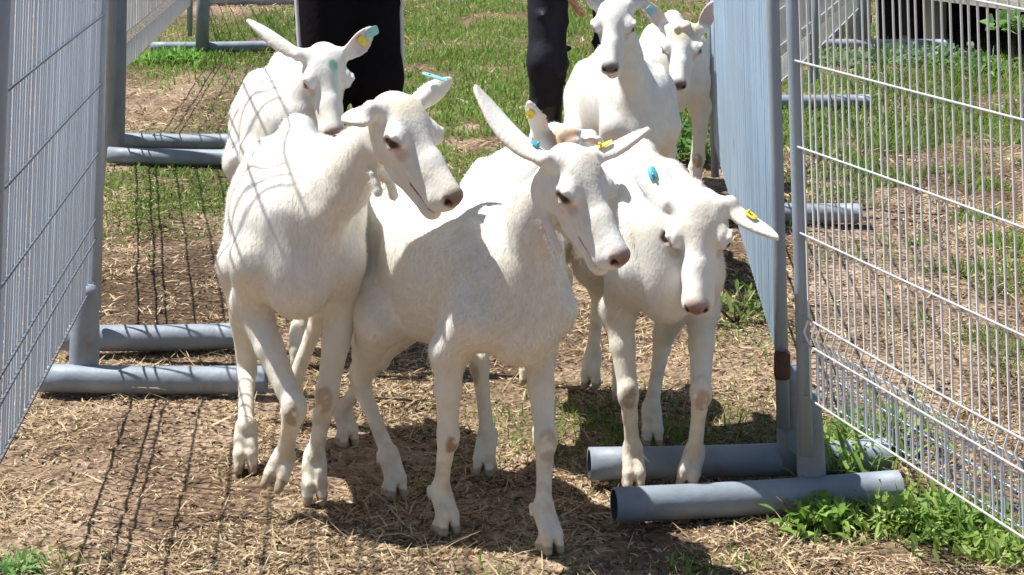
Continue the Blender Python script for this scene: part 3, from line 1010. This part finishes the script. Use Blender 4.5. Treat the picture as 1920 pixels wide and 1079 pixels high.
    yl = smooth01((fbm(V[:, 0] * 9, V[:, 2] * 9 + V[:, 1] * 7, 11) - .47) * 5)[:, None] * .45
    Cc = Cc * (1 - yl) + Cc * np.array([0.97, 0.91, 0.78]) * yl

    lowc = smooth01((.50 * sc - V[:, 2]) / (.25 * sc))[:, None] * (.35 + .4 * nz)[:, None]  # warm ground bounce painted as cream into belly and legs
    Cc = Cc * (1 - lowc) + Cc * np.array([0.98, 0.92, 0.80]) * lowc

    def paint(c, rad, colr, st=1.0, noise=0.0, axes=None):
        nonlocal Cc
        d = V - np.asarray(c)
        d = np.sqrt((d ** 2).sum(1)) / rad if axes is None else np.sqrt((((d @ axes) / rad) ** 2).sum(1))
        wgt = smooth01((1.0 - d) * 2.2) * st
        if noise: wgt = wgt * np.clip(1 - noise + 2 * noise * fbm(V[:, 0] * 60, V[:, 2] * 60 + V[:, 1] * 40, 3), 0, 1)
        Cc = Cc * (1 - wgt[:, None]) + np.asarray(colr) * wgt[:, None]

    for e in ears:                                                   # pink inside the ears
        b, t = np.asarray(e["base"]), np.asarray(e["tip"])
        ax = t - b; Ln = np.linalg.norm(ax); ax /= Ln
        n = unit(np.asarray(e["n"]) - ax * (np.asarray(e["n"]) @ ax))
        l = (V - b) @ ax / Ln
        dd = np.linalg.norm((V - b) - np.outer(l * Ln, ax), axis=1)
        m = smooth01((N @ n - 0.15) * 3) * smooth01((l - .12) * 8) * (l < 1.05) * (dd < e.get("w", .028) * 1.5) * smooth01((1.1 - l) * 3)
        m = m * e.get("pink", .65)
        Cc = Cc * (1 - m[:, None]) + PINK * m[:, None]
    for q in (1, -1):
        paint(eye_frame(q)(0, .006, -.003), np.array([.030, .03, .020]) * hs, (0.56, 0.43, 0.37), .7, axes=np.stack([ef, r, eu], 1))
        paint(eye_frame(q)(.002, .006, -.002), np.array([.025, .03, .0125]) * hs, (0.10, 0.06, 0.05), .95, axes=np.stack([ef, r, eu], 1))
        paint(HP(.118, q * .050, -.042), .020 * hs, (0.5, 0.36, 0.30), .5)
    paint(HP(.232, 0, -.024), np.array([.026, .034, .026]) * hs, head.get('nosecol', NOSE), 1.0, axes=RH)
    paint(HP(.220, 0, -.058), np.array([.030, .030, .016]) * hs, (0.60, 0.37, 0.34), .75, axes=RH)
    paint(HP(.205, 0, -.084), np.array([.03, .03, .016]) * hs, (0.70, 0.55, 0.50), .5, axes=RH)
    for q in (1, -1):
        paint(HP(.243, q * .0175, -.027), .010 * hs, (0.04, 0.02, 0.016), 1.0)
        for t in np.linspace(0, 1, 9): paint(HP(.242 - .078 * t, q * (.010 + .015 * min(1, t * 2.4)), -.0695 - .004 * t), .0085 * hs, (0.10, 0.055, 0.05), .9)
    for nm, g in legs.items():
        if g["lifted"]: dd = (V - g["toe"]) @ (-unit(g["toe"] - g["fet"])) + (np.linalg.norm(V - g["toe"], axis=1) > .09 * sc)
        else: dd = V[:, 2] + (np.linalg.norm(V - g["toe"], axis=1) > .10 * sc)
        tp = smooth01((.021 * sc + .008 * (fbm(V[:, 0] * 90, V[:, 1] * 90, 9) - .5) - dd) * 220) * (.55 + .45 * fbm(V[:, 0] * 120, V[:, 2] * 120 + V[:, 1] * 70, 19))
        Cc = Cc * (1 - tp[:, None]) + HOOF * tp[:, None]
        dt = smooth01((0.16 * sc - np.linalg.norm((V - g["fet"]), axis=1)) * 12) * smooth01((fbm(V[:, 0] * 40, V[:, 2] * 40 + V[:, 1] * 30, 21) - .42) * 4) * .35
        Cc = Cc * (1 - dt[:, None]) + np.array([.55, .44, .30]) * dt[:, None]
        if g["front"]:
            paint(info[nm] + hd * .030 * sc - up * random.uniform(.0, .02) * sc + lf * random.uniform(-.01, .01), np.array([.030, .026, .046]) * sc * random.uniform(.75, 1.2), MUD * random.uniform(.9, 1.6), random.uniform(.5, .9), 2.4, axes=RB)
        else:
            paint(info[nm] - hd * .02 * sc, .05 * sc, (0.5, 0.37, 0.22), .5, .5)
    for bl in blobs: paint(*bl)
    for (hx, hy, hz, rad, cl, st, no) in head.get('marks', ()): paint(HP(hx, hy, hz), np.asarray(rad) * hs, cl, st, no, axes=RH)
    g_o = mesh_obj("goat", V, Q, M_GOAT, None, True, Cc)
    tag(g_o, label, "goat", "white goats walking out between the fence panels")
    # eyes
    for q in (1, -1):
        Vs, Fs = sphere_mesh(eye_frame(q)(0, -.0040, 0), .0165 * hs)
        mesh_obj("eye", Vs, Fs, M_EYE, g_o)
    # ear tags
    for tg in tags:
        if isinstance(tg, dict):
            ex = unit(tg["ex"]); ez = unit(np.asarray(tg["ez"]) - ex * (np.asarray(tg["ez"]) @ ex))
            tag_mesh(np.asarray(tg["c"]), ex, np.cross(ez, ex), ez, *tg["size"]).build("ear_tag", tg["mat"], g_o)
            continue
        side, tt, off, matn, ww, hh, tw = tg
        e = [k for k in ears if k["side"] == side][0]
        b, t = np.asarray(e["base"]), np.asarray(e["tip"])
        ax = unit(t - b); n = unit(np.asarray(e["n"]) - ax * (np.asarray(e["n"]) @ ax)); wv = np.cross(n, ax)
        ca, sa = math.cos(math.radians(tw)), math.sin(math.radians(tw))
        ex = ax * ca + wv * sa; ey = wv * ca - ax * sa
        tag_mesh(b + (t - b) * tt + n * off, ex, ey, n, ww, hh).build("ear_tag", matn, g_o)
    # short hair lying along the body
    if hair:
        tri = np.cross(V[Q[:, 2]] - V[Q[:, 0]], V[Q[:, 3]] - V[Q[:, 1]])
        ar = np.linalg.norm(tri, axis=1)
        fi = rng.choice(len(Q), size=hair, p=ar / ar.sum())
        wts = rng.random((hair, 4)); wts /= wts.sum(1)[:, None]
        P = (V[Q[fi]] * wts[:, :, None]).sum(1); Nn = N[Q[fi, 0]]; cc = Cc[Q[fi, 0]]
        hl = (P - Pw) @ f / hs; hr = np.linalg.norm(np.cross(P - Pw, f), axis=1)
        on_head = (hl > -.04) & (hl < .28) & (hr < .14 * hs)
        keep = ~(on_head & (hl > .19))
        for e in ears:
            b, t = np.asarray(e["base"]), np.asarray(e["tip"]); ax = unit(t - b)
            l = (P - b) @ ax
            on_head |= (np.linalg.norm((P - b) - np.outer(l, ax), axis=1) < .05) & (l > -.01) & (l < np.linalg.norm(t - b) + .02)
        for q in (1, -1): keep &= np.linalg.norm(P - HP(.096, q * .058, -.036), axis=1) > .026 * hs
        keep &= P[:, 2] > .05
        low = P[:, 2] < .36 * sc
        flow = np.where(on_head[:, None], (-f * .8 + np.array([0, 0, -.1]))[None, :], (-hd * .75 + np.array([0, 0, -.65]))[None, :])
        flow = np.where((low & ~on_head)[:, None], np.array([0, 0, -1.0]) - hd * .1, flow)
        flow = flow + rng.normal(0, .22, flow.shape)
        flow -= Nn * (flow * Nn).sum(1)[:, None]
        flow /= np.linalg.norm(flow, axis=1)[:, None] + 1e-9
        ln = np.where(on_head, .006, np.where(low, .007, .014)) * rng.uniform(.6, 1.35, hair)
        lift = rng.uniform(.12, .42, hair)
        dirv = flow + Nn * lift[:, None]
        side = np.cross(flow, Nn) * (rng.uniform(.0004, .0007, hair))[:, None]
        base = P - Nn * .001
        tip = base + dirv * ln[:, None]
        HV = np.stack([base - side, base + side, tip], 1)[keep].reshape(-1, 3)
        HN = np.repeat(Nn[keep], 3, 0)
        HC = np.repeat(cc[keep] * rng.uniform(.84, 1.06, (keep.sum(), 1)), 3, 0)
        ho = mesh_obj("coat_hair", HV, np.arange(len(HV)).reshape(-1, 3), M_HAIR, g_o, True, np.clip(HC, 0, 1))
        try: ho.data.normals_split_custom_set_from_vertices([tuple(x) for x in HN])
        except Exception as ex: print("hair normals", ex)
    return g_o


VF = 0.0031
build_goat("large white goat at front left turning its head right, one front hoof lifted",
           1.08, (-.465, 4.52), 6,
           dict(fl=dict(toe=G(590, 950)), fr=dict(toe=W(508, 915, 4.42), fet=W(533, 858, 4.46), car=W(552, 765, 4.40)),
                hr=dict(toe=G(460, 890)), hl=dict(toe=G(548, 806))),
           dict(poll=W(752, 170, 4.27), nose=W(868, 366, 4.15), nosecol=(.17, .085, .075), hs=1.07, roll=0, marks=((.035, 0, 0, (.05, .05, .05), (.66, .58, .38), .5, .8),)),
           [dict(side="R", tip=W(640, 228, 4.22), n=(.1, .45, -.85), w=.032, cup=.35, pink=.3),
            dict(side="L", tip=W(848, 148, 4.37), n=(.5, .6, .3), w=.023, cup=.6, pink=.2)],
           VF, blobs=[(W(815, 185, 4.22), .05, (.72, .64, .46), .5, .4)], wattle=(((700, 326), (709, 361), -.045), ((731, 340), (738, 368), .0)), wide=1.10, hair=90000,
           tags=[dict(c=W(816, 145, 4.345), ex=(.95, 0, -.30), ez=(.15, -.25, .95), size=(.056, .018), mat=M_TEAL)], neck_mid=W(668, 292, 4.36))
build_goat("white goat in the middle of the front row, one long ear pointing up",
           .96, (-.018, 4.285), 30,
           dict(fr=dict(toe=G(845, 1004)), fl=dict(toe=G(1040, 1040)), hr=dict(toe=G(747, 934)), hl=dict(toe=G(657, 840))),
           dict(poll=W(1082, 270, 4.10), nose=W(1172, 464, 3.99), hs=1.02, marks=((.05, -.01, 0, (.035, .04, .04), (.60, .55, .42), .5, .9), (.10, .045, -.06, (.04, .03, .03), (.60, .58, .55), .35, .6))),
           [dict(side="R", tip=W(882, 176, 4.17), n=(-.3, .30, -.85), w=.033, cup=.5, curl=.25, pink=.9),
            dict(side="L", tip=W(1220, 243, 4.12), n=(.1, .4, -.8), w=.022, cup=.5, pink=.15)],
           VF, blobs=[(W(1130, 300, 4.0), .03, (.58, .54, .42), .5, .5)], wattle=(((1026, 420), (1046, 472), -.045), ((1076, 440), (1087, 474), .0)), hair=90000,
           tags=[("R", .18, -.012, M_BLUE, .020, .014, 0), ("L", .25, -.012, M_YEL, .034, .012, 0)], neck_mid=W(985, 385, 4.2))
build_goat("white goat walking with lowered head beside the gate post, yellow tag in one ear",
           .98, (.335, 4.64), 2,
           dict(fr=dict(toe=G(1190, 924)), fl=dict(toe=W(1284, 918, 4.58), fet=W(1303, 846, 4.60), car=W(1314, 738, 4.50)),
                hr=dict(toe=G(1168, 754)), hl=dict(toe=G(1225, 840))),
           dict(poll=W(1312, 362, 4.49), nose=W(1304, 584, 4.38), hs=1.03, marks=((.03, 0, 0, (.05, .03, .04), (.45, .40, .35), .4, 1.2),)),
           [dict(side="L", tip=W(1460, 450, 4.43), n=(-.2, .45, -.85), w=.024, cup=.5, pink=.2),
            dict(side="R", tip=W(1183, 275, 4.62), n=(.25, .42, -.8), w=.038, cup=.4, pink=.2)],
           VF, blobs=[(W(1305, 395, 4.36), .04, (.62, .60, .55), .4, .6)], hair=80000,
           tags=[("L", .42, -.010, M_YEL, .030, .018, 0), ("R", .48, -.009, M_BLUE, .032, .018, 20)])
build_goat("white goat half hidden behind the middle goat, brown poll and upright yellow tagged ear",
           .98, (.0, 4.95), -13,
           dict(fr=dict(toe=G(905, 894)), fl=dict(toe=G(1016, 842))),
           dict(poll=W(1060, 236, 4.64), nose=W(1085, 425, 4.50), hs=1.0, tuft=True),
           [dict(side="R", tip=W(992, 190, 4.60), n=(.4, .7, .2), w=.024, cup=.9, pink=.1),
            dict(side="L", tip=W(1125, 262, 4.60), n=(.1, -.8, -.3), w=.024, cup=.5)],
           .0042, blobs=[(W(1050, 245, 4.60), .055, (.50, .30, .17), .85, .5)], hair=25000,
           tags=[("R", .70, -.008, M_YEL, .026, .018, 30)])
build_goat("white goat with a green smear on its forehead, behind the large front goat",
           1.10, (-.63, 5.92), 8,
           dict(fr=dict(toe=G(455, 655)), fl=dict(toe=G(562, 690))),
           dict(poll=W(612, 84, 5.74), nose=W(632, 254, 5.62), hs=1.06, marks=((.060, -.010, .0, (.020, .016, .05), (.10, .42, .30), .85, .5), (.095, -.012, -.01, (.045, .013, .05), (.45, .72, .58), .5, .6))),
           [dict(side="R", tip=W(462, 38, 5.78), n=(-.1, .4, -.85), w=.028, cup=.5, pink=.25),
            dict(side="L", tip=W(702, 52, 5.82), n=(.2, -.75, -.2), w=.030, cup=.7, pink=.3)],
           .0042, hair=50000,
           tags=[("L", .85, .012, M_TEAL, .040, .028, -20), ("L", .50, .016, M_YEL, .022, .034, 10)])
build_goat("tall white goat at the back next to the navy trousers, chest in grey shade",
           1.0, (.415, 6.90), 9, dict(),
           dict(poll=W(1152, -8, 6.62), nose=W(1141, 141, 6.46), hs=1.05, nosecol=(.09, .055, .05)),
           [dict(side="R", tip=W(1084, -70, 6.64), n=(.1, -.7, -.5), w=.03), dict(side="L", tip=W(1214, -60, 6.64), n=(-.1, -.7, -.5), w=.03)],
           .005, hair=25000, wide=1.0)
build_goat("white goat at the back against the blue grey panel, yellowish forehead",
           1.04, (.62, 7.98), -4, dict(),
           dict(poll=W(1280, 38, 7.82), nose=W(1268, 184, 7.60), nosecol=(.10, .05, .045), hs=1.16, tuft=True, marks=((.03, 0, 0, (.07, .07, .06), (.60, .50, .32), .75, .6),)),
           [dict(side="R", tip=W(1196, -6, 7.84), n=(.2, -.7, .3), w=.032, cup=.5, pink=.4), dict(side="L", tip=W(1338, 2, 7.84), n=(-.1, -.7, -.3), w=.028)],
           .005, blobs=[(W(1282, 58, 7.68), .06, (.62, .52, .34), .7, .4)], hair=20000,
           tags=[("R", .55, .012, M_TEAL, .04, .03, 0)])

# ------------------------------------------------------------------ raised cabin with a dark gap beneath it, far right
cab = empty("raised_cabin", (2.58, 15.0, 0))
tag(cab, "raised cabin at the far right with a dark open gap under its floor", "cabin")
CM = Matrix.Translation((2.58, 15.0, 0)) @ Matrix.Rotation(math.atan2(-.93, .38), 4, 'Z')
FZ = .345
mb = MB()
for i in range(40):
    mb.box((i * .15, 0, FZ + .06 + random.uniform(0, .004)), (i * .15 + .146, .03, 2.6), CM)
mb.box((0, .03, FZ + .065), (6, 2.4, 2.6), CM)
mb.build("wall", M_CABIN, cab, smooth=False)
mb = MB(); mb.box((-.02, -.02, FZ), (6.02, 2.42, FZ + .06), CM); mb.build("floor_beam", M_BOARD, cab, smooth=False)
mb = MB(); mb.box((-.25, -.15, 2.6), (6.25, 2.6, 2.7), CM); mb.build("roof", M_CABIN, cab, smooth=False)
for x in (.30, .62, 2.2, 4.0, 5.8):
    for yy in (.15, 1.2, 2.3):
        mb = MB(); mb.box((x - .05, yy - .05, -.05), (x + .05, yy + .05, FZ), CM); mb.build("stump", M_BOARD if x == .62 and yy < 1 else M_GAPSHADE, cab, smooth=False)
mb = MB(); mb.box((.05, .9, -.05), (5.98, .95, FZ - .002), CM); mb.box((.02, .05, -.05), (.05, .95, FZ - .002), CM); mb.build("rear_skirt", M_GAPSHADE, cab, smooth=False)  # skirt painted with the gap's shade
pk = MB()
for i in range(9):
    x = 1.75 + i * .095
    pk.box((x, 15.0 + random.uniform(-.004, .004), -.02), (x + .078, 15.02, .42 + random.uniform(-.01, .01)))
pk.box((1.73, 15.021, .12), (2.6, 15.045, .18)); pk.box((1.73, 15.021, .32), (2.6, 15.045, .38))
tag(pk.build("picket_fence", M_BOARD, None, smooth=False), "short pale board fence beside the cabin, behind the far right mesh panel", "fence")
weed(np.array([3.12, 13.0, 0]), .10, 80, "leafy green shrub standing before the dark gap of the cabin", (.08, .028), cols=((.12, .26, .06), (.26, .46, .14)), spread=.18, zlo=.25)


# ------------------------------------------------------------------ people behind the goats
def person(label, P0, ht, facing, feet_x, trouser, top, boots, stripes=False, wide=1.0, arm_pose=None, step=0.0, hips=.09):
    a = math.radians(facing)
    fw = np.array([math.sin(a), -math.cos(a), 0]); lf = np.array([math.cos(a), math.sin(a), 0]); up = np.array([0, 0, 1.0])
    O = np.asarray(P0, float); k = ht / 1.75

    def L(x, y, z): return O + k * (x * fw + y * lf + z * up)

    RB = np.stack([fw, lf, up], 1)
    hipz = .92
    fx = {1: step, -1: -step}
    legs = {}
    for q in (1, -1):
        hip = L(0, q * hips, hipz); ank = L(fx[q], q * feet_x, .09)
        knee = ik(hip, ank, .43 * k, .42 * k, fw)
        legs[q] = (hip, knee, ank)
    lo = L(0, 0, 0) - np.array([.7, .7, .1]); hi = L(0, 0, 1.8) + np.array([.7, .7, .1])
    # body: head, neck, torso, arms and hands in one surface
    fb = Field(lo, hi, .011)
    fb.ell(L(0, 0, 1.20), (.115 * k, .165 * k, .26 * k), RB, k=.06)
    fb.ell(L(0, 0, .98), (.115 * k, .160 * k, .13 * k), RB, k=.06)
    fb.chain([L(0, -.17, 1.40), L(0, 0, 1.45), L(0, .17, 1.40)], [.055 * k] * 3, k=.05)
    fb.cone(L(.0, 0, 1.46), .055 * k, L(.03, 0, 1.58), .052 * k, k=.03)
    fb.ell(L(.04, 0, 1.645), (.092 * k, .074 * k, .115 * k), RB, k=.02)
    fb.cone(L(.125, 0, 1.65), .012, L(.145, 0, 1.625), .014, k=.015)
    for q in (1, -1):
        fb.ell(L(.03, q * .075, 1.64), (.018, .01, .03), RB, k=.01)
        hnd = arm_pose[q] if arm_pose else L(.05, q * .27, .80)
        sh = L(0, q * .19, 1.40)
        el = ik(sh, hnd, .29 * k, .26 * k, -fw + lf * q * .5)
        fb.cone(sh, .055 * k, el, .042 * k, k=.04)
        wr = hnd
        dr = unit(wr - el)
        fb.cone(el, .040 * k, wr, .028 * k, k=.02)
        sd = unit(np.cross(dr, lf) if abs(dr @ lf) < .9 else fw)
        fb.ell(wr + dr * .05, (.022, .038, .05), np.stack([np.cross(sd, dr), sd, dr], 1), k=.015)
        for fi_, (off, ln_) in enumerate(((-.027, .068), (-.009, .078), (.009, .074), (.027, .058))):
            b = wr + dr * .085 + sd * off
            c1 = b + dr * ln_ * .5 - np.cross(sd, dr) * .008 * q; c2 = b + dr * ln_ * .85 - np.cross(sd, dr) * .030 * q
            fb.chain([b, c1, c2], [.0095, .0090, .0078], k=.006)
        fb.chain([wr + dr * .03 + sd * .03, wr + dr * .06 + sd * .052, wr + dr * .095 + sd * .056], [.013, .011, .0095], k=.008)
    for q in (1, -1):
        h_, kn_, an_ = legs[q]
        fb.cone(h_, .075 * k, kn_, .050 * k, k=.04); fb.cone(kn_, .050 * k, an_, .036 * k, k=.02)
    V, Q = fb.mesh()
    o = mesh_obj("person", V, Q, M_SKIN)
    tag(o, label, "person")
    # shirt
    ft = Field(lo, hi, .012)
    ft.ell(L(0, 0, 1.20), (.127 * k, .180 * k, .27 * k), RB, k=.06); ft.ell(L(0, 0, .98), (.128 * k, .176 * k, .14 * k), RB, k=.06)
    ft.chain([L(0, -.17, 1.40), L(0, 0, 1.45), L(0, .17, 1.40)], [.066 * k] * 3, k=.05)
    for q in (1, -1):
        hnd = arm_pose[q] if arm_pose else L(.05, q * .27, .80)
        sh = L(0, q * .19, 1.40); el = ik(sh, hnd, .29 * k, .26 * k, -fw + lf * q * .5)
        ft.cone(sh, .068 * k, el, .055 * k, k=.05); ft.cone(el, .055 * k, el * .35 + hnd * .65, .045 * k, k=.03)
    Vt, Qt = ft.mesh(); mesh_obj("shirt", Vt, Qt, top, o)
    # trousers with folds
    fp = Field(lo, hi, .009)
    fp.ell(L(0, 0, .96), (.138 * k, .185 * k * wide, .12 * k), RB, k=.06)
    for q in (1, -1):
        h_, kn_, an_ = legs[q]
        fp.cone(h_ + up * .02, .112 * k * wide, kn_, .088 * k * wide, k=.06)
        fp.cone(kn_, .088 * k * wide, an_ + up * .02, .076 * k * wide, k=.05)
        for i in range(16):
            t = random.random(); c = (h_ * (1 - t) + kn_ * t) if random.random() < .45 else (kn_ * (1 - t) + an_ * t)
            az = random.uniform(0, 6.28); rr = .074 * k * wide
            c = c + (fw * math.cos(az) + lf * math.sin(az)) * rr
            tl = unit(np.array([random.gauss(0, .5), random.gauss(0, .5), random.gauss(0, .5)]) + np.cross(up, fw * math.cos(az) + lf * math.sin(az)))
            fp.cone(c - tl * .06, .012, c + tl * .06, .006, k=.03)
    Vp, Qp = fp.mesh(); tr = mesh_obj("trousers", Vp, Qp, trouser, o)
    if stripes:
        for q in (1, -1):
            h_, kn_, an_ = legs[q]
            sb = MB()
            for (p0, p1, r0, r1) in ((h_, kn_, .112, .088), (kn_, an_, .088, .076)):
                pts = [p0 + (p1 - p0) * t + lf * q * (r0 + (r1 - r0) * t) * k * wide * .97 + fw * .035 for t in np.linspace(0, 1, 8)]
                sb.tube(pts, .010, 10)
            sb.build("side_stripe", M_STRIPE, tr)
    # boots
    for q in (1, -1):
        h_, kn_, an_ = legs[q]
        f2 = Field(an_ - np.array([.35, .35, .15]), an_ + np.array([.35, .35, .5]), .009)
        gz = np.array([an_[0], an_[1], 0])
        f2.cone(gz + up * .05 - fw * .03, .045, gz + up * .045 + fw * .14, .042, k=.03)
        f2.cone(gz + up * .08, .060, an_ * .45 + kn_ * .55, .072 if boots else .05, k=.03)
        f2.D = np.maximum(f2.D, (-(f2.lo[2] + f2.vox * np.arange(f2.n[2])))[None, None, :].astype(np.float32))
        Vb, Qb = f2.mesh(); mesh_obj("boot", Vb, Qb, M_RUBBER, o)
    fh = Field(L(0, 0, 1.4) - .3, L(0, 0, 1.8) + .3, .011)
    fh.ell(L(.015, 0, 1.68), (.098 * k, .084 * k, .095 * k), RB, k=.02)
    fh.ell(L(.13, 0, 1.62), (.07, .085, .09), RB, k=.02, sub=True)
    Vh, Qh = fh.mesh(); mesh_obj("hair", Vh, Qh, M_HAIRP, o)
    return o


person("person in wide black trousers with white side stripe behind the green smeared goat", np.array([(648 - CX) * 8.3 / F, 8.3, 0]), 1.75, 17, .122,
       M_BLACK, M_BLACK, True, stripes=True, wide=1.12,
       arm_pose={1: np.array([(655 - CX) * 8.3 / F + .02, 8.0, 1.32]), -1: np.array([(655 - CX) * 8.3 / F - .02, 8.0, 1.28])})
Zb = 8.9
person("person in navy trousers and black boots, one hand hanging", np.array([(1088 - CX) * Zb / F, Zb + .05, 0]), 1.74, 0, .152,
       M_NAVY, M_NAVY, True, wide=.88, step=.02, hips=.135,
       arm_pose={1: np.array([(1150 - CX) * Zb / F, Zb - .12, .86]), -1: np.array([(1064 - CX) * Zb / F, Zb - .16, .83])})
